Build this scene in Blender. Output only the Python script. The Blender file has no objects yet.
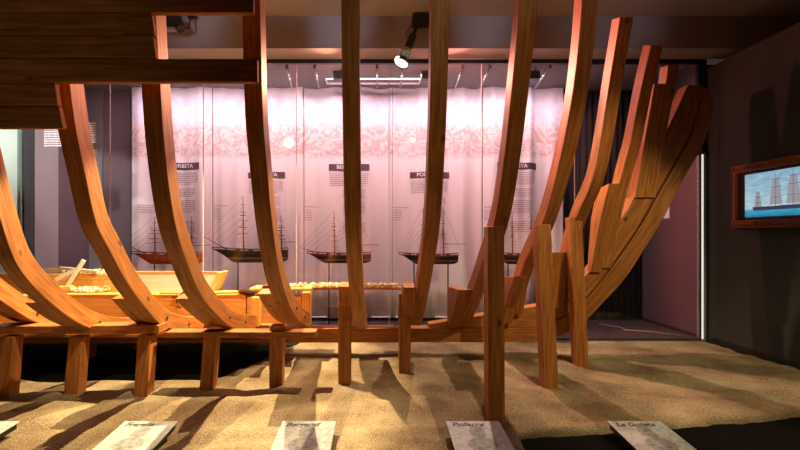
import bpy, bmesh, math, random
from mathutils import Vector, Matrix, noise
random.seed(7)
C = bpy.context.scene
COL = C.collection
PI = math.pi

# ------------------------------------------------------------------ camera
F = 430.0; VX = 378.0; VY = 235.0; H = 1.5
cam_d = bpy.data.cameras.new('camera'); cam = bpy.data.objects.new('camera', cam_d); COL.objects.link(cam)
cam.location = (0, 0, H); cam.rotation_euler = (PI/2, 0, 0)
cam_d.sensor_width = 36; cam_d.lens = 36*F/800
cam_d.shift_x = (400-VX)/800; cam_d.shift_y = (VY-225)/800
cam_d.clip_start = .05
C.camera = cam
C.view_settings.view_transform = 'Standard'; C.view_settings.look = 'None'
C.view_settings.gamma = 1; C.view_settings.use_curve_mapping = False
C.view_settings.exposure = 0.0

w = bpy.data.worlds.new('world'); C.world = w; w.use_nodes = True
w.node_tree.nodes['Background'].inputs[0].default_value = (.9, .72, .62, 1)
w.node_tree.nodes['Background'].inputs[1].default_value = .035

# ------------------------------------------------------------------ lights
def spot(name, loc, tgt, power, color, deg=60, blend=.3, r=.03):
    d = bpy.data.lights.new(name, 'SPOT'); d.energy = power; d.color = color
    d.spot_size = math.radians(deg); d.spot_blend = blend; d.shadow_soft_size = r
    o = bpy.data.objects.new(name, d); COL.objects.link(o); o.location = loc
    o.rotation_euler = (Vector(tgt)-Vector(loc)).to_track_quat('-Z', 'Y').to_euler(); return o
def area(name, loc, tgt, power, color, sx, sy):
    d = bpy.data.lights.new(name, 'AREA'); d.energy = power; d.color = color
    d.shape = 'RECTANGLE'; d.size = sx; d.size_y = sy
    o = bpy.data.objects.new(name, d); COL.objects.link(o); o.location = loc
    o.rotation_euler = (Vector(tgt)-Vector(loc)).to_track_quat('-Z', 'Y').to_euler(); return o
WARM = (1, .76, .42); PINK = (1, .70, .78); ROSE = (1, .27, .19)
area('case_tube_light', (-.45, 6.62, 3.90), (-.45, 7.0, 1.0), 24, PINK, 7.0, .12)
area('case_wash_light', (-.45, 6.46, 3.90), (-.45, 7.2, .2), 128, PINK, 7.0, .1)
spot('ship_skeleton_spot', (.235, 5.30, 3.72), (-1.6, 4.6, .3), 1200, WARM, 74, .15, .025)
spot('left_ceiling_spot', (-1.7, 5.25, 3.98), (-2.3, 4.5, .0), 1650, WARM, 74, .2, .025)
spot('rose_spot_middle', (.6, 6.25, 3.80), (3.2, 4.1, 2.2), 1050, ROSE, 95, .5, .05)
spot('rose_spot_left', (-.35, 6.2, 3.78), (-2.6, 3.2, 1.8), 700, (1, .36, .20), 95, .5, .05)
spot('interior_spot', (-.9, 3.35, 4.28), (-2.6, 5.3, .6), 560, (1, .80, .48), 46, .5, .04)
spot('floor_spot_right', (1.2, 5.7, 3.85), (1.7, 4.4, 0), 420, (1, .70, .52), 90, .5, .04)
spot('room_spot_right', (3.1, .9, 4.25), (2.7, 4.5, .6), 470, (1, .82, .44), 50, .5, .05)
spot('room_spot_middle', (1.0, -.5, 4.25), (1.1, 3.3, 2.5), 95, (1, .78, .44), 52, .8, .05)
spot('room_spot_left', (-2.6, -.6, 4.2), (-2.4, 2.7, 2.8), 26, (1, .80, .50), 42, .8, .15)
spot('plaque_spot_a', (-2.0, 1.5, 4.3), (-2.0, 2.75, .1), 24, (1, .9, .72), 34, .7, .06)
spot('plaque_spot_b', (-.1, 1.5, 4.3), (-.1, 2.75, .1), 32, (1, .9, .72), 34, .7, .06)
spot('plaque_spot_c', (1.8, 1.5, 4.3), (1.8, 2.8, .1), 42, (1, .9, .72), 34, .7, .06)
spot('wall_spot_right', (2.9, 2.2, 4.3), (4.55, 3.6, 1.0), 30, (1, .9, .7), 80, .6, .1)
spot('added_lettering_light', (-4.3, 3.4, 4.2), (-4.55, 5.96, 2.75), 480, (1, .95, .95), 26, .5, .05)  # unseen lamp, added to brighten the lettering on the glass
for x_, e_ in ((-2.7, 95), (-.8, 115), (1.1, 80), (3.0, 35)):
    spot('added_ceiling_wash', (x_, 2.4, 3.80), (x_, 5.6, 4.46), e_, (.82, .84, 1), 34, 1.0, .05)  # unseen lamps, added only to lift the ceiling and bulkhead
area('next_room_light', (-6.4, 6.2, 3.4), (-6.2, 7.2, 1.6), 24, (.93, 1, .90), 1.4, .4)

# ------------------------------------------------------------------ helpers
def at(px, py, D): return Vector(((px-VX)*D/F, D, H+(VY-py)*D/F))
def tagp(o, label=None, cat=None, group=None, kind=None):
    if label: o['label'] = label
    if cat: o['category'] = cat
    if group: o['group'] = group
    if kind: o['kind'] = kind
    return o
def thing(name, loc, label, cat, group=None):
    o = bpy.data.objects.new(name, None); COL.objects.link(o); o.location = loc
    o.empty_display_size = .1
    return tagp(o, label, cat, group)
def wloc(o):
    v = Vector((0, 0, 0))
    while o is not None: v += o.location; o = o.parent
    return v
def obj(name, bm, m, parent=None, bevel=0, smooth=False):
    me = bpy.data.meshes.new(name)
    bmesh.ops.recalc_face_normals(bm, faces=bm.faces)
    bm.to_mesh(me); bm.free()
    o = bpy.data.objects.new(name, me); COL.objects.link(o)
    me.materials.append(m)
    if parent is not None:
        o.parent = parent; off = wloc(parent)
        me.transform(Matrix.Translation(-off))
    else:
        # origin at the base of the mesh, kept in world place
        xs = [v.co for v in me.vertices]
        b = Vector((sum(v.x for v in xs)/len(xs), sum(v.y for v in xs)/len(xs), min(v.z for v in xs)))
        me.transform(Matrix.Translation(-b)); o.location = b
    if smooth:
        for p in me.polygons: p.use_smooth = True
    if bevel:
        md = o.modifiers.new('bevel', 'BEVEL'); md.width = bevel; md.segments = 2; md.limit_method = 'ANGLE'
    return o
def box_uv(bm, faces, axis):
    uv = bm.loops.layers.uv.verify()
    ax = [0, 1, 2]; ax.remove(axis)
    for f in faces:
        n = f.normal
        other = ax[0] if abs(n[ax[0]]) < abs(n[ax[1]]) else ax[1]
        for l in f.loops:
            l[uv].uv = (l.vert.co[axis], l.vert.co[other]+(.37 if other == ax[0] else 0))
def box(bm, x0, x1, y0, y1, z0, z1):
    vs = [bm.verts.new((x, y, z)) for x in (x0, x1) for y in (y0, y1) for z in (z0, z1)]
    fs = [bm.faces.new([vs[i] for i in q]) for q in ((0,1,3,2),(4,6,7,5),(0,4,5,1),(2,3,7,6),(0,2,6,4),(1,5,7,3))]
    bm.normal_update()
    d = (x1-x0, y1-y0, z1-z0); box_uv(bm, fs, d.index(max(d)))
    return vs
def B(*a):
    bm = bmesh.new(); box(bm, *a); return bm
def hexa(pts, axis=2):
    """pts: 8 points as 4 bottom + 4 top"""
    bm = bmesh.new(); vs = [bm.verts.new(p) for p in pts]
    fs = [bm.faces.new([vs[i] for i in q]) for q in ((0,1,2,3),(4,5,6,7),(0,1,5,4),(1,2,6,5),(2,3,7,6),(3,0,4,7))]
    bm.normal_update(); box_uv(bm, fs, axis)
    return bm
def beam(p, q, wd, ht, up=Vector((0,0,1)), bm=None):
    """square timber between two points"""
    p = Vector(p); q = Vector(q); d = (q-p).normalized()
    s = d.cross(up)
    if s.length < 1e-4: s = d.cross(Vector((0,1,0)))
    s.normalize(); u = s.cross(d).normalized()
    bm = bm or bmesh.new(); vs = []
    for b in (p, q):
        for a, c in ((-1,-1),(1,-1),(1,1),(-1,1)): vs.append(bm.verts.new(b+s*a*wd/2+u*c*ht/2))
    L = (q-p).length; uv = bm.loops.layers.uv.verify(); k = random.random()
    for qd in ((0,1,2,3),(4,5,6,7),(0,1,5,4),(1,2,6,5),(2,3,7,6),(3,0,4,7)):
        f = bm.faces.new([vs[i] for i in qd])
        for l in f.loops:
            i = vs.index(l.vert); l[uv].uv = (k+(L if i > 3 else 0), (i % 4)*.11+k)
    return bm
def tube(pts, r, n=8, bm=None, r1=None, cap=True):
    bm = bm or bmesh.new(); pts = [Vector(p) for p in pts]; rings = []
    for i, p in enumerate(pts):
        d = (pts[min(i+1, len(pts)-1)]-pts[max(i-1, 0)]).normalized()
        a = d.cross(Vector((0,0,1)))
        if a.length < 1e-3: a = d.cross(Vector((0,1,0)))
        a.normalize(); b = d.cross(a)
        rr = r if r1 is None else r+(r1-r)*i/max(1, len(pts)-1)
        rings.append([bm.verts.new(p+a*rr*math.cos(2*PI*k/n)+b*rr*math.sin(2*PI*k/n)) for k in range(n)])
    for i in range(len(rings)-1):
        for k in range(n): bm.faces.new((rings[i][k], rings[i][(k+1) % n], rings[i+1][(k+1) % n], rings[i+1][k]))
    if cap: bm.faces.new(rings[0]); bm.faces.new(rings[-1][::-1])
    return bm
def spline(P, n=28):
    """Catmull-Rom through 2-D points, evenly resampled"""
    pts = [Vector((a, b)) for a, b in P]; pts = [pts[0]*2-pts[1]]+pts+[pts[-1]*2-pts[-2]]; out = []
    for i in range(1, len(pts)-2):
        for k in range(12):
            t = k/12; a, b, c, d = pts[i-1:i+3]
            out.append(.5*((2*b)+(c-a)*t+(2*a-5*b+4*c-d)*t*t+(3*b-a-3*c+d)*t**3))
    out.append(pts[-2])
    L = [0]
    for i in range(1, len(out)): L.append(L[-1]+(out[i]-out[i-1]).length)
    res = []; j = 0
    for k in range(n+1):
        s = L[-1]*k/n
        while j < len(L)-2 and L[j+1] < s: j += 1
        t = (s-L[j])/max(1e-9, L[j+1]-L[j]); res.append(out[j].lerp(out[j+1], min(1, max(0, t))))
    return res
def smooth2(pts, it=2):
    for _ in range(it):
        pts = [pts[0]]+[(pts[i-1]+pts[i]*2+pts[i+1])/4 for i in range(1, len(pts)-1)]+[pts[-1]]
    return pts
def strip_solid(outer, inner, fn, a0, a1):
    """solid between two 2-D curves, extruded from a0 to a1; fn(p2, a) -> world point"""
    bm = bmesh.new(); uv = bm.loops.layers.uv.verify(); n = len(outer)
    V = [[bm.verts.new(fn(outer[i], a0)), bm.verts.new(fn(outer[i], a1)), bm.verts.new(fn(inner[i], a1)), bm.verts.new(fn(inner[i], a0))] for i in range(n)]
    k = random.random()*3; L = [k]
    for i in range(1, n): L.append(L[-1]+(outer[i]-outer[i-1]).length)
    wv = (0, .13, .28, .41, .56)
    for i in range(n-1):
        for j in range(4):
            jj = (j+1) % 4
            f = bm.faces.new((V[i][j], V[i][jj], V[i+1][jj], V[i+1][j]))
            for l, (u, v) in zip(f.loops, ((L[i], wv[j]), (L[i], wv[j+1]), (L[i+1], wv[j+1]), (L[i+1], wv[j]))): l[uv].uv = (u, v+k)
    for ring in (V[0], V[-1]):
        f = bm.faces.new(ring)
        for l in f.loops: l[uv].uv = (l.vert.co.x*.3+k, l.vert.co.y+l.vert.co.z)
    return bm
def offset_curve(c, t):
    out = []
    for i, p in enumerate(c):
        d = c[min(i+1, len(c)-1)]-c[max(i-1, 0)]; d.normalize()
        tt = t[0]+(t[1]-t[0])*i/(len(c)-1) if isinstance(t, tuple) else t
        out.append(p+Vector((d.y, -d.x))*tt)
    return out

# ------------------------------------------------------------------ materials
def mat(name):
    m = bpy.data.materials.new(name); m.use_nodes = True; nt = m.node_tree
    return m, nt, nt.nodes['Principled BSDF']
def N(nt, t, **k):
    n = nt.nodes.new(t)
    for a, b in k.items(): setattr(n, a, b)
    return n
def ramp(nt, stops, src):
    r = N(nt, 'ShaderNodeValToRGB'); e = r.color_ramp.elements
    while len(e) < len(stops): e.new(.5)
    for el, (p, c) in zip(e, stops): el.position = p; el.color = (*c, 1)
    nt.links.new(src, r.inputs[0]); return r.outputs[0]
def plain(name, col, rough=.6, metal=0, noise_amt=.12, scale=30, emit=None, es=1):
    m, nt, b = mat(name)
    nz = N(nt, 'ShaderNodeTexNoise'); nz.inputs['Scale'].default_value = scale
    tc = N(nt, 'ShaderNodeTexCoord'); nt.links.new(tc.outputs['Object'], nz.inputs['Vector'])
    c = ramp(nt, [(.3, tuple(x*(1-noise_amt) for x in col)), (.7, tuple(min(1, x*(1+noise_amt)) for x in col))], nz.outputs[0])
    nt.links.new(c, b.inputs['Base Color']); b.inputs['Roughness'].default_value = rough; b.inputs['Metallic'].default_value = metal
    if emit: b.inputs['Emission Color'].default_value = (*emit, 1); b.inputs['Emission Strength'].default_value = es
    return m
def wood(name, a, bcol, rough=.5, knots=True, spec=.4):
    m, nt, b = mat(name); L = nt.links.new
    uv = N(nt, 'ShaderNodeUVMap'); oi = N(nt, 'ShaderNodeObjectInfo')
    add = N(nt, 'ShaderNodeVectorMath', operation='ADD'); L(uv.outputs[0], add.inputs[0])
    mul = N(nt, 'ShaderNodeVectorMath', operation='SCALE'); mul.inputs['Scale'].default_value = 9.0
    cmb = N(nt, 'ShaderNodeCombineXYZ'); L(oi.outputs['Random'], cmb.inputs[0]); L(oi.outputs['Random'], cmb.inputs[1]); L(cmb.outputs[0], mul.inputs[0]); L(mul.outputs[0], add.inputs[1])
    mp = N(nt, 'ShaderNodeMapping'); mp.inputs['Scale'].default_value = (1.6, 22, 1); L(add.outputs[0], mp.inputs[0])
    n1 = N(nt, 'ShaderNodeTexNoise'); n1.inputs['Scale'].default_value = 1.6; n1.inputs['Detail'].default_value = 5; n1.inputs['Distortion'].default_value = .6; L(mp.outputs[0], n1.inputs['Vector'])
    mp2 = N(nt, 'ShaderNodeMapping'); mp2.inputs['Scale'].default_value = (4, 120, 1); L(add.outputs[0], mp2.inputs[0])
    n2 = N(nt, 'ShaderNodeTexNoise'); n2.inputs['Scale'].default_value = 1; n2.inputs['Detail'].default_value = 2; L(mp2.outputs[0], n2.inputs['Vector'])
    mix = N(nt, 'ShaderNodeMath', operation='MULTIPLY_ADD'); mix.inputs[1].default_value = .3; L(n2.outputs[0], mix.inputs[0]); L(n1.outputs[0], mix.inputs[2])
    mid = tuple((x+y)/2 for x, y in zip(a, bcol))
    col = ramp(nt, [(.42, bcol), (.62, mid), (.82, a)], mix.outputs[0])
    if knots:
        vo = N(nt, 'ShaderNodeTexVoronoi'); vo.inputs['Scale'].default_value = 1
        mp3 = N(nt, 'ShaderNodeMapping'); mp3.inputs['Scale'].default_value = (2.6, 5.5, 1); L(add.outputs[0], mp3.inputs[0]); L(mp3.outputs[0], vo.inputs['Vector'])
        k = ramp(nt, [(.04, (.12, .07, .05)), (.115, (1, 1, 1))], vo.outputs['Distance'])
        mm = N(nt, 'ShaderNodeMixRGB', blend_type='MULTIPLY'); mm.inputs[0].default_value = .85; L(col, mm.inputs[1]); L(k, mm.inputs[2]); col = mm.outputs[0]
    hv = N(nt, 'ShaderNodeHueSaturation'); L(col, hv.inputs['Color'])
    vr = N(nt, 'ShaderNodeMapRange'); vr.inputs[3].default_value = .85; vr.inputs[4].default_value = 1.12; L(oi.outputs['Random'], vr.inputs[0]); L(vr.outputs[0], hv.inputs['Value'])
    L(hv.outputs[0], b.inputs['Base Color']); b.inputs['Roughness'].default_value = rough
    b.inputs['Specular IOR Level'].default_value = spec
    bp = N(nt, 'ShaderNodeBump'); bp.inputs['Strength'].default_value = .18; bp.inputs['Distance'].default_value = .004; L(mix.outputs[0], bp.inputs['Height']); L(bp.outputs[0], b.inputs['Normal'])
    return m
W = wood('red_pine', (.54, .215, .050), (.25, .078, .014))
WD = wood('hull_planking', (.46, .20, .06), (.20, .075, .02), .75, True, .15)
WL = wood('fresh_pine', (.84, .50, .16), (.62, .29, .06))
WP = wood('pale_board', (.62, .55, .46), (.52, .45, .36), .6, False)
BLK = plain('black_metal', (.012, .012, .013), .4)
IRON = plain('iron', (.10, .09, .085), .45, .7)
CHROME = plain('polished_metal', (.6, .6, .58), .2, .9)
STONE = None

def m_sand():
    m, nt, b = mat('sand'); L = nt.links.new
    tc = N(nt, 'ShaderNodeTexCoord')
    n1 = N(nt, 'ShaderNodeTexNoise'); n1.inputs['Scale'].default_value = 95; n1.inputs['Detail'].default_value = 4; L(tc.outputs['Object'], n1.inputs['Vector'])
    n2 = N(nt, 'ShaderNodeTexNoise'); n2.inputs['Scale'].default_value = 2.2; n2.inputs['Detail'].default_value = 4; L(tc.outputs['Object'], n2.inputs['Vector'])
    mx = N(nt, 'ShaderNodeMath', operation='MULTIPLY_ADD'); mx.inputs[1].default_value = .55; L(n1.outputs[0], mx.inputs[0])
    m2 = N(nt, 'ShaderNodeMath', operation='MULTIPLY'); m2.inputs[1].default_value = .45; L(n2.outputs[0], m2.inputs[0]); L(m2.outputs[0], mx.inputs[2])
    c = ramp(nt, [(.36, (.12, .082, .042)), (.5, (.29, .21, .122)), (.64, (.50, .41, .255))], mx.outputs[0])
    L(c, b.inputs['Base Color']); b.inputs['Roughness'].default_value = .95; b.inputs['Specular IOR Level'].default_value = .1
    bp = N(nt, 'ShaderNodeBump'); bp.inputs['Strength'].default_value = .6; bp.inputs['Distance'].default_value = .012; L(n1.outputs[0], bp.inputs['Height']); L(bp.outputs[0], b.inputs['Normal'])
    return m
def m_banner():
    m, nt, b = mat('banner_cloth'); L = nt.links.new
    tc = N(nt, 'ShaderNodeTexCoord'); geo = N(nt, 'ShaderNodeNewGeometry')
    sx = N(nt, 'ShaderNodeSeparateXYZ'); L(geo.outputs['Position'], sx.inputs[0])
    # engraved cloud band printed near the top
    wv = N(nt, 'ShaderNodeTexNoise'); wv.inputs['Scale'].default_value = 2.9; wv.inputs['Detail'].default_value = 3; wv.inputs['Distortion'].default_value = 2.2; L(geo.outputs['Position'], wv.inputs['Vector'])
    fr = N(nt, 'ShaderNodeMath', operation='MULTIPLY'); fr.inputs[1].default_value = 4.5; L(wv.outputs[0], fr.inputs[0])
    pp = N(nt, 'ShaderNodeMath', operation='PINGPONG'); pp.inputs[1].default_value = .5; L(fr.outputs[0], pp.inputs[0])
    cl = ramp(nt, [(.02, (.56, .38, .38)), (.4, (.76, .62, .61)), (1, (.86, .75, .74))], pp.outputs[0])
    base = ramp(nt, [(0, (.82, .73, .75)), (1, (.82, .73, .75))], wv.outputs[0])
    sky = ramp(nt, [(.35, (.62, .60, .74)), (.65, (.84, .78, .84))], wv.outputs[0])
    def band(z0, z1, z2, z3):
        a = N(nt, 'ShaderNodeMapRange'); a.inputs[1].default_value = z0; a.inputs[2].default_value = z1; L(sx.outputs[2], a.inputs[0])
        c = N(nt, 'ShaderNodeMapRange'); c.inputs[1].default_value = z2; c.inputs[2].default_value = z3; c.inputs[3].default_value = 1; c.inputs[4].default_value = 0; L(sx.outputs[2], c.inputs[0])
        mu = N(nt, 'ShaderNodeMath', operation='MULTIPLY'); L(a.outputs[0], mu.inputs[0]); L(c.outputs[0], mu.inputs[1]); return mu.outputs[0]
    m1 = N(nt, 'ShaderNodeMixRGB'); L(band(2.76, 2.86, 3.25, 3.55), m1.inputs[0]); L(base, m1.inputs[1]); L(cl, m1.inputs[2])
    m2 = N(nt, 'ShaderNodeMixRGB'); L(band(3.25, 3.5, 3.75, 3.95), m2.inputs[0]); L(m1.outputs[0], m2.inputs[1]); L(sky, m2.inputs[2])
    L(m2.outputs[0], b.inputs['Base Color']); b.inputs['Roughness'].default_value = .8
    return m
def m_wall(name, a, c, scale=1.5):
    m, nt, b = mat(name); L = nt.links.new
    tc = N(nt, 'ShaderNodeTexCoord'); n1 = N(nt, 'ShaderNodeTexNoise'); n1.inputs['Scale'].default_value = scale; n1.inputs['Detail'].default_value = 5; L(tc.outputs['Object'], n1.inputs['Vector'])
    L(ramp(nt, [(.3, a), (.7, c)], n1.outputs[0]), b.inputs['Base Color']); b.inputs['Roughness'].default_value = .85
    return m
def m_glass(name, tint, refl):
    m, nt, b = mat(name); L = nt.links.new; nt.nodes.remove(b)
    t = N(nt, 'ShaderNodeBsdfTransparent'); t.inputs[0].default_value = (*tint, 1)
    g = N(nt, 'ShaderNodeBsdfGlossy'); g.inputs['Roughness'].default_value = .02
    fz = N(nt, 'ShaderNodeFresnel'); fz.inputs[0].default_value = 1.45
    mu = N(nt, 'ShaderNodeMath', operation='MULTIPLY'); mu.inputs[1].default_value = refl; L(fz.outputs[0], mu.inputs[0])
    mx = N(nt, 'ShaderNodeMixShader'); L(mu.outputs[0], mx.inputs[0]); L(t.outputs[0], mx.inputs[1]); L(g.outputs[0], mx.inputs[2]); L(mx.outputs[0], nt.nodes['Material Output'].inputs[0])
    return m
def m_plaque():
    m, nt, b = mat('plaque_print'); L = nt.links.new
    tc = N(nt, 'ShaderNodeTexCoord'); n1 = N(nt, 'ShaderNodeTexNoise'); n1.inputs['Scale'].default_value = 14; n1.inputs['Detail'].default_value = 6; n1.inputs['Distortion'].default_value = 1.5; L(tc.outputs['Object'], n1.inputs['Vector'])
    L(ramp(nt, [(.35, (.40, .42, .41)), (.6, (.60, .62, .60))], n1.outputs[0]), b.inputs['Base Color']); b.inputs['Roughness'].default_value = .5
    return m
SAND = m_sand(); BANNER = m_banner(); GLASS = m_glass('case_glass', (.97, .985, .975), .8)
PLAQ = m_plaque()
CEIL = m_wall('ceiling_paint', (.31, .30, .31), (.37, .355, .37)); 
WALLR = m_wall('dark_wall_paint', (.030, .032, .029), (.040, .042, .037))
MAUVE = m_wall('mauve_panel', (.17, .115, .135), (.20, .135, .155), .8)
PLUM = m_wall('plum_panel', (.062, .038, .044), (.085, .05, .058), .8)
GREYM = m_wall('grey_mauve_panel', (.22, .195, .20), (.255, .225, .23), .8)
DARKC = plain('dark_curtain_cloth', (.018, .014, .018), .9)
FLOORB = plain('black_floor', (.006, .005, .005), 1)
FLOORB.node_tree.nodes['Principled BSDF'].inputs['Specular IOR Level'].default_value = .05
CASEF = m_wall('case_floor_cloth', (.022, .013, .017), (.04, .024, .03), 6)
WHITEW = m_wall('white_wall_paint', (.78, .82, .76), (.83, .86, .80))
INK = plain('print_ink', (.10, .055, .075), .8, scale=60)
INKG = plain('small_print_ink', (.30, .20, .235), .8, scale=60)
WHITE = plain('white_print', (.85, .82, .82), .7)
EDGE = plain('glass_edge', (.22, .33, .28), .2)

# ------------------------------------------------------------------ structure
def struct(name, bm, m, bevel=0):
    o = obj(name, bm, m, None, bevel); o['kind'] = 'structure'; return o
WX = 4.55
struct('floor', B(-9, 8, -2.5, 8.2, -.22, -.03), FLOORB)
struct('ceiling', B(-9, 8, -2.5, 5.6, 4.35, 4.45), CEIL)
struct('trim_1', B(-9, 8, 5.6, 5.93, 3.93, 4.45), CEIL)                    # dropped bulkhead above the case
struct('wall_right', B(WX, WX+.12, -2.5, 7.45, -.12, 3.80), WALLR)
struct('wall_outer_right', B(8.0, 8.12, -2.5, 8.2, -.12, 4.45), WALLR)
struct('baseboard_right', B(WX-.025, WX, -2.5, 5.9, -.12, .11), BLK, .004)
struct('wall_back', B(-9, 8, 7.45, 7.57, -.12, 4.45), DARKC)
struct('wall_left', B(-9.12, -9, -2.5, 8.2, -.12, 4.45), WALLR)
struct('wall_front', B(-9, 8, -2.62, -2.5, -.12, 4.45), WALLR)
struct('wall_back_left', B(-8.5, -5.02, 7.2, 7.3, -.12, 4.35), WHITEW)     # white wall of the next room

# sand bed
def fold_noise(x, y, s, o=0): return noise.noise(Vector((x*s+o, y*s-o, o*.37)))
def sand_front(x):
    # front edge of the sand
    if x < .95: base = 1.2
    else: base = 3.17+.15*max(0, x-1.0)+.06*max(0, x-2.9)
    k = min(1, max(0, (x-.80)/.25)); base = 1.2*(1-k)+base*k if x < 1.05 else base
    return base+.045*fold_noise(x, 0, 2.3, 4)+.02*fold_noise(x, 0, 9, 8)
bm = bmesh.new(); nx, ny = 260, 120; x0, x1 = -7.2, WX-.03
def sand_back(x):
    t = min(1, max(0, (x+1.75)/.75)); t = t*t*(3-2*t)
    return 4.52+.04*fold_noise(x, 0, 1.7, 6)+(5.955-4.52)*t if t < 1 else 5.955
grid = []
for i in range(nx+1):
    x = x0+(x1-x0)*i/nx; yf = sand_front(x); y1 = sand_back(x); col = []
    for j in range(ny+1):
        t = j/ny; y = yf+(y1-yf)*t
        z = .012+.035*fold_noise(x, y, .9, 2)+.018*fold_noise(x, y, 2.7, 5)+.006*fold_noise(x, y, 9, 7)
        z += .022*abs(fold_noise(x*.6, y*2.6, 1.5, 11))*2
        z = min(z, .05) if x < 3 else z+.03*(x-3)*(1-min(1, abs(y-4.6)/1.6))
        e = min(1, (y-yf)/.06); z = -.13+(z+.13)*math.sqrt(max(0, e))
        if y > 5.8: z = min(z, .03)
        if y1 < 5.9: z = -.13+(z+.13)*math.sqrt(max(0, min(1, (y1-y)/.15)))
        col.append(bm.verts.new((x, y, z)))
    grid.append(col)
for i in range(nx):
    for j in range(ny): bm.faces.new((grid[i][j], grid[i+1][j], grid[i+1][j+1], grid[i][j+1]))
# skirt so that the bed has a body
edge = [grid[i][0] for i in range(nx+1)]+[grid[nx][j] for j in range(1, ny+1)]+[grid[i][ny] for i in range(nx-1, -1, -1)]+[grid[0][j] for j in range(ny-1, 0, -1)]
low = [bm.verts.new((v.co.x, v.co.y, -.14)) for v in edge]
for i in range(len(edge)):
    j = (i+1) % len(edge); bm.faces.new((edge[i], low[i], low[j], edge[j]))
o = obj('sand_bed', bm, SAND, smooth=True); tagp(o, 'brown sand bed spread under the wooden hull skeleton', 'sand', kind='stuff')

# ------------------------------------------------------------------ display case
case = thing('display_case', (0, 6.6, -.12), 'long glass display case behind the hull skeleton, holding the banners and model ships', 'display case')
obj('case_floor', B(-4.97, WX-.01, 5.985, 7.40, -.12, .06), CASEF, case)
obj('case_ceiling', B(-4.97, WX-.01, 5.985, 7.40, 3.96, 4.04), GREYM, case)
obj('top_rail', B(-5.2, WX-.005, 5.94, 6.0, 3.875, 3.93), BLK, case, .004)
obj('bottom_rail', B(-4.97, WX-.01, 5.957, 5.985, -.11, .035), plain('aluminium_strip', (.35, .34, .33), .35, .8), case, .002)
JX = [-4.97, -3.72, -2.425, -1.13, .155, 1.44, 2.73, WX-.04]
for a, b2 in zip(JX[:-1], JX[1:]):
    obj('glass_pane', B(a+.004, b2-.004, 5.965, 5.975, .035, 3.875), GLASS, case)
for x in JX[1:-1]:
    obj('glass_joint', B(x-.004, x+.004, 5.962, 5.978, .035, 3.875), plain('joint_seal', (.62, .55, .58), .3), case)
obj('glass_joint', B(-5.0, -4.965, 5.96, 6.0, .035, 3.9), EDGE, case)
obj('end_panel', B(WX-.06, WX-.012, 6.02, 7.40, .06, 3.96), PLUM, case)
obj('end_panel', B(-5.0, -4.95, 6.02, 6.20, .06, 3.96), plain('dark_green_grey', (.07, .085, .08), .5), case)
obj('end_panel', B(-5.0, -4.95, 6.205, 6.66, .06, 3.96), m_wall('light_grey_panel', (.42, .39, .38), (.47, .44, .43)), case)
obj('end_panel', B(-5.0, -4.95, 6.665, 7.40, .06, 3.96), MAUVE, case)
obj('back_panel', B(-4.95, -4.72, 7.36, 7.40, .06, 3.96), GREYM, case)
obj('back_panel', B(-4.71, -4.22, 7.37, 7.40, .06, 3.96), MAUVE, case)
obj('side_rail', B(WX-.075, WX-.055, 6.0, 7.3, .085, .11), IRON, case)
obj('corner_cap', B(WX-.12, WX-.012, 5.94, 6.02, 2.62, 3.875), BLK, case, .004)

# upright strip at the case corner, glow added for a glass edge catching light
st = thing('glowing_edge', (WX-.075, 5.95, .03), 'upright thin white strip with a painted-in gleam at the case corner, beside the dark wall', 'strip')
obj('tube', tube([(WX-.075, 5.93, .05), (WX-.075, 5.93, 2.62)], .011, 10), plain('edge_glow', (.9, .9, .85), .4, emit=(1, .97, .84), es=.75), st, smooth=True)
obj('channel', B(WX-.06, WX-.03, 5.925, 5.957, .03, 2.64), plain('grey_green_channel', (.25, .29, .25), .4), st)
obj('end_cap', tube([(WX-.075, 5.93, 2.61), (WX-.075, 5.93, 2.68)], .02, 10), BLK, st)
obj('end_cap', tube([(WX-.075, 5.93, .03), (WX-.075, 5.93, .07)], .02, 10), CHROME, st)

# ------------------------------------------------------------------ banners
def fold(x):
    return 7.20+.034*math.sin(x*5.1+.6)+.026*math.sin(x*11.7+1.3)+.008*math.sin(x*31+2)+.02*math.sin(x*2.3)-.05*sum(math.exp(-((x-c)/.07)**2) for c in (-2.62, -1.28, .22, 1.42, 2.55))
def drape(bm, off):
    for v in bm.verts: v.co.y = fold(v.co.x)-off+ (v.co.y)
def text_mesh(txt, size, bold=.02, shear=0, ext=.002):
    cu = bpy.data.curves.new('t', 'FONT'); cu.body = txt; cu.size = size; cu.extrude = ext; cu.offset = bold*size; cu.shear = shear
    cu.align_x = 'CENTER'; cu.align_y = 'CENTER'
    o = bpy.data.objects.new('t', cu); COL.objects.link(o); bpy.context.view_layer.update()
    me = bpy.data.meshes.new_from_object(o.evaluated_get(bpy.context.evaluated_depsgraph_get()))
    bm = bmesh.new(); bm.from_mesh(me); bpy.data.objects.remove(o); bpy.data.meshes.remove(me); bpy.data.curves.remove(cu)
    return bm
def px_x(px, D=7.2): return (px-VX)*D/F
def py_z(py, D=7.2): return H+(VY-py)*D/F
def grid_card(bm, xa, xb, za, zb, dy, n):
    prev = None
    for i in range(n+1):
        x = xa+(xb-xa)*i/n; y = fold(x)-dy
        cur = (bm.verts.new((x, y, za)), bm.verts.new((x, y, zb)))
        if prev: bm.faces.new((prev[0], cur[0], cur[1], prev[1]))
        prev = cur
titles = [('CORBETA', 133, 213, 163, 201, 163, 169.5, 'first from the white wall'), ('FRAGATA', 213.5, 304, 247, 285, 172, 178, 'second from the white wall'),
          ('BERGANTÍ', 304.5, 392, 329, 369.5, 164.5, 171, 'in the middle of the five'), ('POLLACRA', 392.5, 482, 410, 449.5, 172, 178, 'second from the black curtain'),
          ('GOLETA', 482.5, 563, 496, 537, 163, 169.5, 'beside the black curtain')]
def title_x(b): return b
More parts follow.
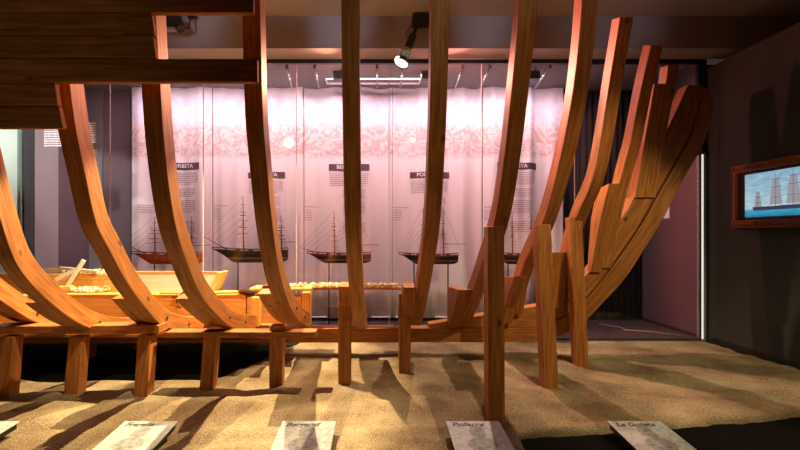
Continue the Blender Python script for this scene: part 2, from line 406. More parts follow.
for T, ba, bb, ta, tb, y0, y1_, lab in titles:
    bn = thing('exhibition_banner', (px_x((ba+bb)/2), 7.2, .12), 'pale pink cloth banner titled ' + T.capitalize() + ', ' + lab, 'banner', 'ship type banners in the case')
    bm = bmesh.new(); xa, xb = px_x(ba), px_x(bb); n = 60; rows = []
    for k in range(9):
        z = .12+(4.0-.12)*k/8; rows.append([bm.verts.new((xa+(xb-xa)*i/n, fold(xa+(xb-xa)*i/n)*1.0+.012*math.sin(k*1.1+i*.13), z)) for i in range(n+1)])
    # keep the folds straight where the print sits
    for r_ in rows:
        for v in r_: v.co.y = fold(v.co.x)
    for k in range(8):
        for i in range(n): bm.faces.new((rows[k][i], rows[k][i+1], rows[k+1][i+1], rows[k+1][i]))
    c = obj('cloth', bm, BANNER, bn, smooth=True); md = c.modifiers.new('thick', 'SOLIDIFY'); md.thickness = .004; md.offset = 1
    bm = bmesh.new(); grid_card(bm, px_x(ta), px_x(tb), py_z(y1_), py_z(y0), .008, 14)
    obj('title_band', bm, INK, bn)
    bm = text_mesh(T, .088, .012)
    cx = px_x((ta+tb)/2); cz = (py_z(y0)+py_z(y1_))/2
    for v in bm.verts:
        x = v.co.x*1.0+cx; v.co = Vector((x, fold(x)-.011-v.co.z*.3, cz+v.co.y))
    obj('title_lettering', bm, WHITE, bn)
    rnd = random.Random(T)
    def para(xa, xb, ya, yb, step, h=.55):
        bm = bmesh.new()
        y = ya
        while y < yb:
            x = xa; end = xb-(rnd.random()*.25*(xb-xa) if y+step >= yb else rnd.random()*1.2)
            while x < end:
                wd = .8+rnd.random()*2.6; x2 = min(end, x+wd); grid_card(bm, px_x(x), px_x(x2), py_z(y+h), py_z(y), .0075, 2); x = x2+.45
            y += step
        obj('small_lettering', bm, INKG, bn)
    para(ta+1, tb-1, y1_+3, y1_+15, 1.9)
    para(ta+14, tb-4, y1_+19, y1_+27, 1.9); para(ta+14, tb-4, y1_+31, y1_+44, 1.9)
    para(ta+14, tb-4, y1_+52, y1_+62, 1.9)
    ca = {'CORBETA': 205, 'FRAGATA': 300, 'BERGANTÍ': 0, 'POLLACRA': 393.5, 'GOLETA': 484}[T]
    if T == 'CORBETA': para(140, 158, 205, 214, 2.3)
    elif T == 'FRAGATA': para(215, 229, 205.5, 206.5, 2); para(215, 222, 209, 220, 2.4)
    elif T == 'BERGANTÍ': para(305.5, 322, 206.5, 207.5, 2); para(305.5, 312, 210, 221, 2.4)
    else: para(ca, ca+20, 207, 208, 2); para(ca, ca+9, 210, 221, 2.4)
    # small rings and carrier that hold the cloth
    obj('hem_rod', tube([(xa+.01, 7.2, .125), (xb-.01, 7.2, .125)], .014, 8), WHITE, bn)

# dark curtain to the right of the banners and narrow dark band on the other side
def curtain(name, xa, xb, y, m, amp, label, n=90):
    bm = bmesh.new(); r0 = []; r1 = []
    for i in range(n+1):
        x = xa+(xb-xa)*i/n; yy = y+amp*math.sin(i*.9)+amp*.5*math.sin(i*.37)
        r0.append(bm.verts.new((x, yy, .07))); r1.append(bm.verts.new((x, yy, 3.95)))
    for i in range(n): bm.faces.new((r0[i], r0[i+1], r1[i+1], r1[i]))
    o = obj(name, bm, m, smooth=True); md = o.modifiers.new('thick', 'SOLIDIFY'); md.thickness = .006
    return tagp(o, label, 'curtain')
curtain('dark_curtain', px_x(564), 4.45, 7.30, DARKC, .02, 'black curtain hanging in the case behind the bow')
curtain('mauve_curtain', -4.20, px_x(131.5), 7.30, plain('plum_cloth', (.05, .03, .045), .9), .012, 'narrow plum curtain edge beside the first banner', 12)

# white lettering on the glass, far left
rnd = random.Random(3)
gl = thing('glass_lettering', (-4.5, 5.96, 2.3), 'lines of small white lettering on the case glass beside the white wall', 'lettering')
VIN = plain('white_vinyl', (.9, .86, .86), .6)
def bars(xa, xb, ya, yb, step, D, h):
    bm = bmesh.new(); y = ya
    while y < yb:
        x = xa
        while x < xb:
            x2 = min(xb, x+1.2+rnd.random()*3); a = at(x, y+h, D); b_ = at(x2, y, D)
            vs = [bm.verts.new(p) for p in ((a.x, D, a.z), (b_.x, D, a.z), (b_.x, D, b_.z), (a.x, D, b_.z))]; bm.faces.new(vs); x = x2+.5
        y += step
    obj('small_lettering', bm, VIN, gl)
bars(44, 62, 128.5, 146, 2.35, 5.960, 1.45); bars(76, 96, 122.5, 142, 2.35, 5.960, 1.45); bars(76, 97, 150, 163, 2.35, 5.960, 1.2)

# case lights
def case_light(px, w_=.17):
    p = at(px, 76, 6.35); t = thing('case_light', (p.x, p.y, p.z), {339: 'black box lamp in the case above the Bergantí banner', 427: 'black box lamp in the case, above the Pollacra banner', 533: 'black box lamp in the case above the Goleta banner'}[px], 'lamp', 'black box lamps in the case')
    obj('housing', B(p.x-w_/2, p.x+w_/2, p.y-.06, p.y+.06, p.z-.06, p.z+.06), BLK, t, .006)
    obj('bracket', tube([(p.x+.04, p.y, p.z+.05), (p.x+.04, p.y, 3.965)], .012), BLK, t)
for px in (339, 427, 533): case_light(px)
PR = [(287, 292, 'above the Fragata banner, nearer the white wall'), (315, 319, 'above the gap of Fragata and Bergantí banners'), (377, 377, 'just behind the straight middle rib'), (403, 400, 'just under the hanging spotlight'), (463, 455, 'above the Pollacra banner'), (490, 480, 'above the gap of Pollacra and Goleta banners'), (550, 535, 'above the Goleta banner')]
for a, b_, lb in PR:
    t = thing('ceiling_bracket', at(a, 67, 6.25), 'small slanted metal bracket in the case ceiling, ' + lb, 'bracket', 'slanted brackets in the case ceiling')
    p = at(a, 66, 6.2); q = at(b_, 86, 6.9)
    obj('arm', tube([(p.x, p.y, 3.93), (q.x, q.y, 3.86)], .012, 8), CHROME, t, smooth=True)
    obj('clamp', tube([(p.x, p.y, 3.965), (p.x, p.y, 3.90)], .022, 8), IRON, t, smooth=True)
tk = thing('reflection_bars', at(360, 80, 6.6), 'pale rectangular outline modelled as a reflection under the case ceiling behind the middle rib', 'reflection')  # pale bars shaped to imitate a rectangular reflection in the case
for z in (3.90, 3.955):
    pass
a = at(325, 79, 6.6); b_ = at(421, 82, 6.6)
obj('rail', B(a.x, b_.x, 6.58, 6.62, 3.885, 3.90), WHITE, tk)
obj('rail', B(a.x, b_.x, 6.78, 6.82, 3.885, 3.90), WHITE, tk)
obj('end_bar', B(a.x, a.x+.02, 6.58, 6.82, 3.885, 3.90), WHITE, tk)
obj('end_bar', B(b_.x-.02, b_.x, 6.58, 6.82, 3.885, 3.90), WHITE, tk)

# ------------------------------------------------------------------ model ships
CREAM = plain('rigging_thread', (.22, .10, .09), .8)
def model_ship(x_bow, x_st, y_top, y_bot, sprit, masts, hullc, railc, label, poles, D=6.6):
    a = at(x_bow, y_top, D); b2 = at(x_st, y_top, D); L = b2.x-a.x; zt = a.z; zb = at(0, y_bot, D).z; Hh = zt-zb
    t = thing('model_ship', ((a.x+b2.x)/2, D, zb), label, 'model ship', 'model ships in the glass case')
    # hull lofted from stations
    bm = bmesh.new(); uv = bm.loops.layers.uv.verify(); S = 18; K = 9; rings = []
    for i in range(S+1):
        s = i/S; x = a.x+L*s
        beam_ = .075*math.sin(PI*min(1, (s*.92+.03)))**.55*(1 if s > .25 else 1)
        sheer = Hh*(.22*(1-s)**3+.16*s**3)
        top = zt+sheer-Hh*.12; keel = zb+(Hh*.65*(1-s/.18)**1.5 if s < .18 else 0)+(Hh*.25*((s-.88)/.12)**2 if s > .88 else 0)
        xx = x+ (Hh*.5*0)
        ring = []
        for k in range(K+1):
            u = k/K*2-1; ang = u*PI/2
            yy = beam_*math.sin(ang)*(1 if abs(u) < .99 else 1); zz = keel+(top-keel)*(1-math.cos(ang))**.8
            rake = (Hh*.9*(1-s)**6)*(zz-keel)/max(1e-4, top-keel)
            ring.append(bm.verts.new((xx-rake+.0, D+yy, zz)))
        rings.append(ring)
    for i in range(S):
        for k in range(K): bm.faces.new((rings[i][k], rings[i+1][k], rings[i+1][k+1], rings[i][k+1]))
    for i in range(S): bm.faces.new((rings[i][0], rings[i+1][0], rings[i+1][K], rings[i][K]))
    bm.faces.new(rings[0]); bm.faces.new(rings[-1][::-1])
    hull = obj('hull', bm, hullc, t, smooth=False)
    # rail along both sides
    bm = bmesh.new()
    for kk in (0, K): pass
    pts = []
    for i in range(S+1):
        s = i/S; pts.append((a.x+L*s-Hh*.9*(1-s)**6, .075*math.sin(PI*min(1, s*.92+.03))**.55, zt+Hh*(.22*(1-s)**3+.16*s**3)-Hh*.10))
    for sg in (-1, 1):
        tube([(p[0], D+sg*p[1], p[2]+.022) for p in pts], .006, 5, bm)
        tube([(p[0], D+sg*p[1], p[2]-.012) for p in pts], .005, 5, bm)
        for p in pts[::1]: tube([(p[0], D+sg*p[1], p[2]-.01), (p[0], D+sg*p[1], p[2]+.024)], .0035, 4, bm)
    obj('bulwark_rail', bm, railc, t)
    bm = bmesh.new()
    for q in (.22, .42, .60, .8): box(bm, a.x+L*q-.03, a.x+L*q+.03, D-.03, D+.03, zt-Hh*.1, zt+.018)
    obj('deckhouse', bm, railc, t)
    sp = at(sprit[0], sprit[1], D); bm = tube([(a.x+.05, D, zt+.01), (sp.x, D, sp.z)], .009, 6, None, .004); obj('bowsprit', bm, railc, t)
    rig = bmesh.new(); tops = []
    for (mx, mt) in masts:
        p = at(mx, mt, D); tops.append(p)
        mo = obj('mast', tube([(p.x+.01, D, zt-.02), (p.x+.005, D, zt+(p.z-zt)*.45), (p.x, D, p.z)], .012, 6, None, .004), railc, t)
        yb = bmesh.new(); hh = p.z-zt
        for f_, l_ in ((.30, .10), (.42, .085), (.55, .07), (.70, .05), (.84, .035)):
            # yards braced nearly fore and aft, seen end-on
            tube([(p.x-l_*.35, D-l_*1.6, zt+hh*f_), (p.x+l_*.35, D+l_*1.6, zt+hh*f_)], .0045, 5, yb)
        for f_ in (.42, .64): tube([(p.x-.035, D-.03, zt+hh*f_), (p.x+.035, D+.03, zt+hh*f_)], .007, 5, yb)
        obj('yards', yb, railc, mo)
        for q in (-.045, 0, .045, .09):
            for sg in (-1, 1): tube([(p.x+q, D+sg*.07, zt+.01), (p.x, D, zt+hh*.62)], .0016, 3, rig, cap=False)
        for k in range(1, 6):
            f_ = k/8*.62
            for sg in (-1, 1): tube([(p.x-.045*(1-f_/.62), D+sg*.07*(1-f_/.62), zt+hh*f_), (p.x+.09*(1-f_/.62), D+sg*.07*(1-f_/.62), zt+hh*f_)], .0012, 3, rig, cap=False)
    p = tops[0]
    for f_, g in ((1, 1), (.8, .8), (.62, .55), (.48, .3)):
        tube([(p.x, D, zt+(p.z-zt)*f_), (a.x+(sp.x-a.x)*g, D, zt+(sp.z-zt)*g)], .0018, 3, rig, cap=False)
    for i in range(len(tops)-1):
        p, q = tops[i], tops[i+1]
        for f_ in (.98, .6): tube([(q.x, D, zt+(q.z-zt)*f_), (p.x, D, zt+(p.z-zt)*f_*.45)], .0018, 3, rig, cap=False)
    q = tops[-1]; tube([(q.x, D, zt+(q.z-zt)*.95), (b2.x+.06, D, zt+.03)], .0018, 3, rig, cap=False)
    tube([(q.x, D, zt+(q.z-zt)*.22), (b2.x+.12, D, zt+(q.z-zt)*.20+.02)], .005, 5, rig)   # boom
    obj('rigging', rig, CREAM, t)
    for k, px in enumerate(poles):
        pp = at(px, y_bot, D); r = thing('display_rod', (pp.x, D, .06), 'black rod under the ' + label.split(' before')[0]+' ('+label.split('before ')[1]+')' + ('' if k == 0 else ', nearer its stern'), 'stand')
        obj('rod', tube([(pp.x, D, .06), (pp.x, D, pp.z+.02)], .011, 8), BLK, r, smooth=True)
        obj('foot', tube([(pp.x, D, .06), (pp.x, D, .075)], .05, 14), BLK, r, smooth=False)
RED = plain('varnished_red_hull', (.62, .13, .06), .35, scale=20, noise_amt=.35)
def two_tone(name, up, lo):
    m, nt, b = mat(name); L = nt.links.new
    tc = N(nt, 'ShaderNodeTexCoord'); s = N(nt, 'ShaderNodeSeparateXYZ'); L(tc.outputs['Generated'], s.inputs[0])
    L(ramp(nt, [(.30, lo), (.34, (.6, .45, .4)), (.38, up)], s.outputs[2]), b.inputs['Base Color']); b.inputs['Roughness'].default_value = .35; return m
DRK = two_tone('dark_brown_hull', (.05, .025, .02), (.10, .11, .13)); MAR = two_tone('maroon_hull', (.06, .012, .012), (.03, .012, .015))
BLH = two_tone('black_hull', (.025, .015, .02), (.05, .02, .025)); RR = plain('red_brown_spars', (.24, .045, .04), .6)
RR2 = plain('dark_spars', (.07, .025, .028), .6); RR3 = plain('red_spars', (.28, .04, .04), .6)
model_ship(142, 203, 254, 264.5, (123, 243.5), ((154.5, 217), (172, 212), (191.5, 216)), RED, RR, 'glossy red-brown model ship before the Corbeta banner', (154.5, 190))
model_ship(224, 288, 250, 263, (204, 237), ((243, 196), (262, 200), (281, 215)), DRK, RR2, 'dark model ship with grey lower hull before the Fragata banner', (238,))
model_ship(316, 371, 254, 263.5, (300, 247.5), ((334, 211), (358, 214)), MAR, RR3, 'small maroon model ship with red rail before the Bergantí banner', (329,))
model_ship(408, 458, 255, 264.5, (398, 252), ((423, 208), (443, 206)), BLH, RR, 'black model ship on two rods before the Pollacra banner', (414, 448))
model_ship(500, 545, 254.5, 264.5, (490, 250), ((512, 212), (531, 214)), BLH, RR, 'black model ship half hidden before the Goleta banner', (508, 535))

# ------------------------------------------------------------------ keel and stem
DK = 5.20
keel = thing('keel_and_stem', (0, DK+.1, .2), 'long timber keel running into the tall curved stem at the bow', 'keel')
def P2(px, py, D=DK): v = at(px, py, D); return Vector((v.x, v.z))
outer = smooth2(spline([tuple(P2(*p)) for p in ((540, 341), (575, 330), (600, 306), (625, 279), (642, 253), (660, 225), (675, 196), (689, 170), (703, 146), (712, 118), (713, 96))], 40), 1)
seam = smooth2(spline([tuple(P2(*p)) for p in ((540, 328), (562, 318), (585, 300), (606, 275), (624, 250), (642, 223), (657, 196), (674, 167), (690, 138), (699, 112), (704, 86))], 40), 1)
inner = smooth2(spline([tuple(P2(*p)) for p in ((535, 318), (556, 303), (575, 287), (590, 271), (603, 254), (615, 235), (625, 215), (636, 194), (650, 165), (664, 137), (676, 112), (689, 84))], 40), 1)
fnk = lambda p, a: Vector((p.x, a, p.y))
seam_a = [s-(s-i_)*.04 for s, i_ in zip(seam, inner)]; seam_b = [s+(o_-s)*.05 for s, o_ in zip(seam, outer)]
obj('stem', strip_solid(outer, seam_b, fnk, DK, DK+.2), W, keel, .008)
ap = obj('apron', strip_solid(seam_a, inner, fnk, DK+.012, DK+.19), W, keel, .008)
xe = P2(541, 0).x
k1 = hexa([(-6.2, DK, .18), (xe, DK, .205), (xe, DK+.2, .205), (-6.2, DK+.2, .18), (-6.2, DK, .36), (xe, DK, .375), (xe, DK+.2, .375), (-6.2, DK+.2, .36)], 0)
obj('keel_timber', k1, W, keel, .008)
x2 = P2(556, 0).x
k2 = hexa([(.62, DK+.01, .37), (x2, DK+.01, .38), (x2, DK+.18, .38), (.62, DK+.18, .37), (.62, DK+.01, .42), (x2-.12, DK+.01, .66), (x2-.12, DK+.18, .66), (.62, DK+.18, .42)], 0)
obj('deadwood', k2, W, keel, .006)
# keel blocks that carry the keel
for x, lb in ((-3.6, 'far from the bow behind a short post'), (-1.21, 'behind the post under the thick rib'), (.32, 'behind the narrow post by the Pollacra banner'), (1.42, 'behind the tallest post')):
    tagp(obj('keel_block', B(x-.055, x+.055, DK-.02, DK+.22, -.02, .19), W, None, .006), 'low wooden block under the keel, ' + lb, 'block', 'blocks under the keel')

# ------------------------------------------------------------------ frames
WR = .125
frames = [  # number, left plane x, outer profile (D, z) from top to foot, top extension, label
 (-1, -3.43, [(2.75,3.9),(2.80,3.0),(2.88,2.33),(3.0,1.92),(3.12,1.57),(3.3,1.37),(3.55,1.10),(3.88,.84),(4.15,.66),(4.55,.50),(5.05,.38)]),
 (0, -2.81, [(2.75,3.9),(2.80,3.0),(2.86,2.33),(2.96,1.92),(3.07,1.57),(3.16,1.34),(3.27,1.18),(3.52,.95),(3.9,.68),(4.4,.49),(5.08,.37)]),
 (1, -2.19, [(2.74,3.9),(2.80,3.0),(2.91,2.33),(2.95,2.17),(3.035,1.92),(3.15,1.57),(3.31,1.385),(3.51,1.13),(3.81,.86),(4.07,.66),(4.5,.49),(5.1,.37)]),
 (2, -1.57, [(2.74,3.9),(2.79,2.95),(2.85,2.5),(2.91,2.07),(3.06,1.57),(3.25,1.3),(3.37,1.14),(3.55,.97),(3.93,.74),(4.35,.55),(5.1,.38)]),
 (3, -.93, [(2.88,3.9),(2.93,3.1),(3.0,2.36),(3.1,2.03),(3.27,1.58),(3.53,1.17),(3.88,.88),(4.4,.62),(5.1,.40)]),
 (4, -.255, [(2.92,3.9),(2.98,3.14),(3.08,2.37),(3.3,1.58),(3.62,1.17),(4.05,.80),(4.5,.56),(5.1,.40)]),
 (5, .38, [(2.98,3.9),(3.03,3.16),(3.14,2.49),(3.22,2.2),(3.5,1.58),(4.15,1.02),(4.74,.6),(5.12,.42)]),
 (6, .97, [(2.88,3.9),(2.94,3.1),(3.05,2.75),(3.16,2.45),(3.32,2.06),(3.62,1.58),(4.34,.98),(4.85,.62),(5.12,.42)]),
 (7, 1.60, [(3.30,3.95),(3.37,3.34),(3.44,2.98),(3.56,2.6),(3.82,2.1),(4.2,1.6),(4.85,1.05),(5.12,.55)]),
 (8, 2.22, [(3.94,3.50),(4.13,2.95),(4.27,2.5),(4.47,2.05),(4.85,1.65),(5.12,1.2),(5.16,.72)]),
 (9, 2.82, [(4.44,3.46),(4.62,3.05),(4.80,2.55),(5.02,2.1),(5.12,1.6),(5.18,1.1)]),
 (10, 3.36, [(4.98,3.47),(5.08,2.9),(5.14,2.4),(5.18,1.95)]),
]
FL = {-1: 'rib cut off by the picture edge, only its lit foot showing', 0: 'curved rib nearest the white wall, foot on the long plank', 1: 'curved rib rising behind the short planks, above the mallet', 2: 'curved rib crossing the gap between planks',
      3: 'thick rib at the ends of the two long planks, foot beside wood shavings', 4: 'straight-looking upright rib in front of the Bergantí banner', 5: 'upright rib in front of the Pollacra banner, beside the spotlight',
      6: 'rib in front of the Goleta banner, held by the tallest post', 7: 'tall rib at the end of the banners, before the black curtain', 8: 'rib whose cut top ends just under the ceiling, fourth from the stem', 9: 'slanted rib with a cut top, second from the stem', 10: 'short doubled rib standing against the stem'}
FL[8] = 'rib whose cut top ends highest, third from the stem'
cant = [0.0, 1.0, 1.0]   # sideways lean of the heel: amount, start height, drop
fnr = lambda p, a: Vector((a-cant[0]*max(0, cant[1]-p.y)/cant[2], p.x, p.y))
floors = {  # floor timbers: x offset, polygon (D, z) outer / inner
}
for num, X, prof in frames:
    cant[:] = {10: [.14, 3.3, 1.4], 9: [.13, 2.15, 1.05]}.get(num, [0, 1, 1])
    t = thing('hull_rib', (X, prof[-1][0], prof[-1][1]), 'orange timber ' + FL[num], 'rib', 'curved ribs of the hull skeleton')
    oc = smooth2(spline(prof, 44), 1)
    th = (.145, .165) if num < 7 else (.15, .17)
    ic = offset_curve(oc, (-th[0], -th[1]))
    if num <= 6:      # foot runs level onto the keel
        for i in range(len(ic)):
            if ic[i].x > 5.16: ic[i].x = 5.16
    obj('futtock', strip_solid(oc, ic, fnr, X, X+WR), W, t, .006)
    # floor timber, bolted on the stern side of the futtock
    if num <= 3:
        top = next(i for i, p in enumerate(oc) if p.y < .97)
        o2 = [p+Vector((.01, .015)) for p in oc[top:]]; o2.append(Vector((5.19, o2[-1].y-.005)))
        i2 = [p+Vector((0, .01)) for p in offset_curve(oc, (-.15, -.15))[top:]]
        i2 = [Vector((min(p.x, 5.185), p.y)) for p in i2]; i2.append(Vector((5.19, i2[-1].y)))
        i2[0] = o2[0]+Vector((.17, .03)); 
        obj('floor_timber', strip_solid(o2, i2, fnr, X-WR-.002, X-.002), W, t, .006)
    elif num in (4, 5):
        o2 = [Vector(p) for p in ((4.18, 1.0), (4.20, .82), (4.5, .60), (5.0, .44), (5.38, .40))]
        i2 = [Vector(p) for p in ((4.42, 1.02), (4.50, .90), (4.75, .76), (5.0, .66), (5.38, .62))]
        if num == 5: o2 = [p+Vector((.10, -.02*(1 if i < 2 else 0))) for i, p in enumerate(o2)]; i2 = [p+Vector((.10, -.02*(1 if i < 2 else 0))) for i, p in enumerate(i2)]
        obj('floor_timber', strip_solid(o2, i2, fnr, X-WR-.002, X-.002), W, t, .006)
    elif num == 6:
        o2 = [Vector(p) for p in ((4.46, .93), (4.72, .72), (4.95, .53), (5.1, .40))]; i2 = [Vector(p) for p in ((5.20, .88), (5.22, .78), (5.24, .6), (5.26, .40))]
        obj('floor_timber', strip_solid(o2, i2, fnr, X-WR-.002, X-.002), W, t, .006)
    elif num == 7:
        o2 = [Vector(p) for p in ((4.62, 1.06), (4.82, .85), (5.0, .65), (5.1, .45))]; i2 = [Vector(p) for p in ((5.12, 1.0), (5.15, .8), (5.18, .6), (5.2, .45))]
        obj('floor_timber', strip_solid(o2, i2, fnr, X-WR-.002, X-.002), W, t, .006)
    elif num == 8:
        o2 = [Vector(p) for p in ((4.98, 1.30), (5.05, 1.1), (5.1, .85), (5.15, .62))]; i2 = [Vector(p) for p in ((5.26, 1.24), (5.27, 1.1), (5.28, .8), (5.28, .62))]
        obj('floor_timber', strip_solid(o2, i2, fnr, X-WR-.07, X-.002), W, t, .006)
    elif num == 9:
        o2 = [Vector(p) for p in ((5.0, 2.10), (5.1, 1.7), (5.14, 1.4), (5.17, 1.05))]; i2 = [Vector(p) for p in ((5.27, 2.06), (5.33, 1.7), (5.30, 1.4), (5.26, 1.05))]
        obj('floor_timber', strip_solid(o2, i2, fnr, X-WR-.002, X-.002), W, t, .006)
    elif num == 10:
        o2 = [Vector(p) for p in ((5.02, 3.27), (5.08, 2.8), (5.14, 2.3), (5.18, 1.95))]; i2 = [Vector(p) for p in ((5.22, 3.27), (5.28, 2.8), (5.42, 2.3), (5.36, 1.95))]
        obj('floor_timber', strip_solid(o2, i2, fnr, X-WR-.002, X-.002), W, t, .006)
    # bolts through the foot
    if num <= 3:
        for q in (.80, .93):
            i = int(q*(len(oc)-1)); c = (oc[i]+ic[i])/2
            obj('bolt', tube([(X+WR-.004, c.x, c.y), (X+WR+.012, c.x, c.y)], .016, 12), IRON, t)

# ------------------------------------------------------------------ shore posts
posts = [  # bottom (X, D), top (X, D, z), label
 (-3.48, 3.90, -3.52, 4.0, .55, 'short post cut off by the picture edge'),
 (-2.86, 3.90, -2.88, 4.0, .55, 'short post under the rib nearest the white wall'),
 (-2.22, 3.90, -2.26, 4.04, .555, 'short post with a small light patch near its top'),
 (-1.70, 4.08, -1.67, 4.12, .57, 'short post with a lit lower corner, below the spade'),
 (-1.055, 4.16, -1.05, 4.16, .62, 'short post under the thick rib with shavings behind'),
 (-.394, 4.24, -.394, 4.24, .84, 'narrow post beside the straight upright rib'),
 (.222, 4.58, .222, 4.50, .88, 'narrow post holding the rib in front of the Pollacra banner'),
 (.885, 3.45, .885, 3.47, 1.57, 'tallest post, standing nearest to the stone plaques'),
 (1.60, 4.12, 1.515, 4.10, 1.60, 'tall leaning post, second from the bow'),
 (2.25, 4.86, 2.165, 4.84, 1.70, 'tall leaning post nearest the bow'),
]
for xb, yb, xt, yt, zt, lb in posts:
    wd = .125 if xb < .8 else .135; dp = .125 if xb < .8 else .14
    p = hexa([(xb, yb, -.02), (xb+wd, yb, -.02), (xb+wd, yb+dp, -.02), (xb, yb+dp, -.02), (xt, yt, zt), (xt+wd, yt, zt), (xt+wd, yt+dp, zt), (xt, yt+dp, zt)])
    tagp(obj('shore_post', p, W, None, .006), 'orange timber ' + lb, 'post', 'posts propping up the hull ribs')

# ------------------------------------------------------------------ hull planks, upper left
def strake(xa, xb, y0, y1_, D, lb, sl=0):
    a = at(0, y1_, D).z; b_ = at(0, y0, D).z
    xa = (xa-VX)*D/F; xb = (xb-VX)*D/F
    p = hexa([(xa, D, a), (xb+sl, D, a), (xb+sl, D+.045, a), (xa, D+.045, a), (xa, D, b_), (xb, D, b_), (xb, D+.045, b_), (xa, D+.045, b_)], 0)
    tagp(obj('hull_plank', p, WD, None, .008), 'dark brown wooden hull plank, ' + lb, 'plank', 'planks nailed across the rib tops')
strake(-110, 253, -12, 12.5, 2.69, 'long one along the top of the picture')
strake(-110, 151, 13, 35, 2.695, 'short one directly under the top plank', .02)
strake(-110, 152.5, 35.6, 58, 2.70, 'short one full of knots resting on the lower long plank', .02)
strake(-110, 257, 58.6, 82, 2.705, 'lower long one reaching the thick rib')
strake(-110, 54, 82.6, 105, 2.72, 'shortest one, directly under the lower long plank', .02)
strake(-110, 58, 105.6, 128, 2.74, 'lowest one, above the white wall', .03)

# ------------------------------------------------------------------ hull bottom, left half
def long_timber(name, xa, xb, ya, yb, za, zb, m, lb, cat='plank', group=None, dz=0):
    p = hexa([(xa, ya, za), (xb, ya, za+dz), (xb, yb, za+dz), (xa, yb, za), (xa, ya, zb), (xb, ya, zb+dz), (xb, yb, zb+dz), (xa, yb, zb)], 0)
    return tagp(obj(name, p, m, None, .006), lb, cat, group)
long_timber('ribband', -5.2, -2.05, 4.02, 4.20, .56, .635, W, 'long outer plank carrying the feet of the curved ribs', dz=.02)
long_timber('ribband', -2.04, -.60, 4.12, 4.28, .515, .57, W, 'shorter outer plank continuing under the thick rib')
for i, (ya, yb, za, zb) in enumerate(((4.60, 4.90, .44, .36), (4.91, 5.19, .36, .27), (5.41, 5.64, .30, .36), (5.65, 5.90, .36, .46))):
    xa, xb = -5.6, (-1.30, -1.05, -1.15, -1.45)[i]
    p = hexa([(xa, ya, za-.035), (xb, ya, za-.035), (xb, yb, zb-.035), (xa, yb, zb-.035), (xa, ya, za), (xb, ya, za), (xb, yb, zb), (xa, yb, zb)], 0)
    tagp(obj('bottom_plank', p, W, None, .004), ('bottom plank in shade under the rib feet, next to the long outer plank', 'bottom plank in shade, on the near side of the keel', 'bottom plank just beyond the keel, under the keelson', 'bottom plank by the case glass, under the thick beam')[i], 'plank', 'bottom planks beside the keel')
long_timber('keelson', -5.6, -1.60, 5.20, 5.36, .43, .765, WL, 'thick sunny-yellow keelson lying over the rib feet', 'beam')
long_timber('keelson', -1.585, -.93, 5.20, 5.36, .43, .755, WL, 'short keelson piece with notched end beside the spade', 'beam')
for x, z0, z1, lb in ((-1.50, .42, .76, 'beside the spade blade'), (-.90, .42, .82, 'behind the thick rib foot'), (-2.95, .4, .76, 'between the two ribs nearest the white wall'), (-3.85, .4, .76, 'at the picture edge')):
    tagp(obj('cleat', B(x, x+.10, 5.08, 5.19, z0, z1), WL, None, .006), 'upright wooden cleat against the keelson, ' + lb, 'block', 'upright cleats on the keelson')
long_timber('far_beam', -5.6, -2.95, 5.62, 5.78, .70, .99, WL, 'thick yellow beam lying behind the keelson by the white wall', 'beam')
tagp(obj('trestle', B(-5.0, -4.86, 5.60, 5.80, .0, .70), W, None, .006), 'wooden trestle post under the thick yellow beam, farther from the bow', 'post')
tagp(obj('trestle', B(-3.25, -3.11, 5.60, 5.80, .0, .70), W, None, .006), 'wooden trestle post under the thick yellow beam, nearer the bow', 'post')
# shelf boards on top
long_timber('work_board', -4.2, -1.62, 5.18, 5.56, .765, .785, WL, 'thin work board lying on the keelson under the tray')
long_timber('work_board', -1.55, -.80, 5.18, 5.50, .83, .86, WL, 'work board with shavings behind the thick rib')
tagp(obj('board_rest', B(-1.5, -1.40, 5.24, 5.34, .755, .83), WL, None), 'small wooden rest under the shavings board', 'block')
long_timber('long_board', -.80, .42, 5.24, 5.38, .83, .855, W, 'narrow board running past the straight rib, shavings on it')

# tray
tr = thing('wooden_tray', (-2.5, 5.48, .785), 'open wooden tray with pale side standing on the work board', 'tray')
a = at(133, 273, 5.42); b_ = at(219, 273, 5.42); c_ = at(211, 291, 5.42)
za, zb = .787, a.z
obj('side_panel', hexa([(a.x, 5.40, za), (c_.x, 5.40, za), (c_.x, 5.415, za), (a.x, 5.415, za), (a.x, 5.43, zb), (b_.x, 5.43, zb), (b_.x, 5.445, zb), (a.x, 5.445, zb)], 0), WP, tr)
obj('side_panel', hexa([(a.x, 5.66, za), (c_.x, 5.66, za), (c_.x, 5.675, za), (a.x, 5.675, za), (a.x, 5.64, zb), (b_.x, 5.64, zb), (b_.x, 5.655, zb), (a.x, 5.655, zb)], 0), WP, tr)
obj('end_panel', hexa([(c_.x-.02, 5.38, za), (c_.x+.03, 5.38, za), (c_.x+.03, 5.69, za), (c_.x-.02, 5.69, za), (b_.x-.02, 5.40, zb+.01), (b_.x+.035, 5.40, zb+.01), (b_.x+.035, 5.67, zb+.01), (b_.x-.02, 5.67, zb+.01)]), WL, tr, .004)
obj('end_panel', B(a.x-.03, a.x, 5.40, 5.67, za, zb), WL, tr, .004)
obj('rim', B(a.x-.03, b_.x-.02, 5.425, 5.455, zb, zb+.02), WL, tr, .003)
obj('tray_floor', B(a.x, c_.x-.02, 5.42, 5.66, za, za+.012), WP, tr)

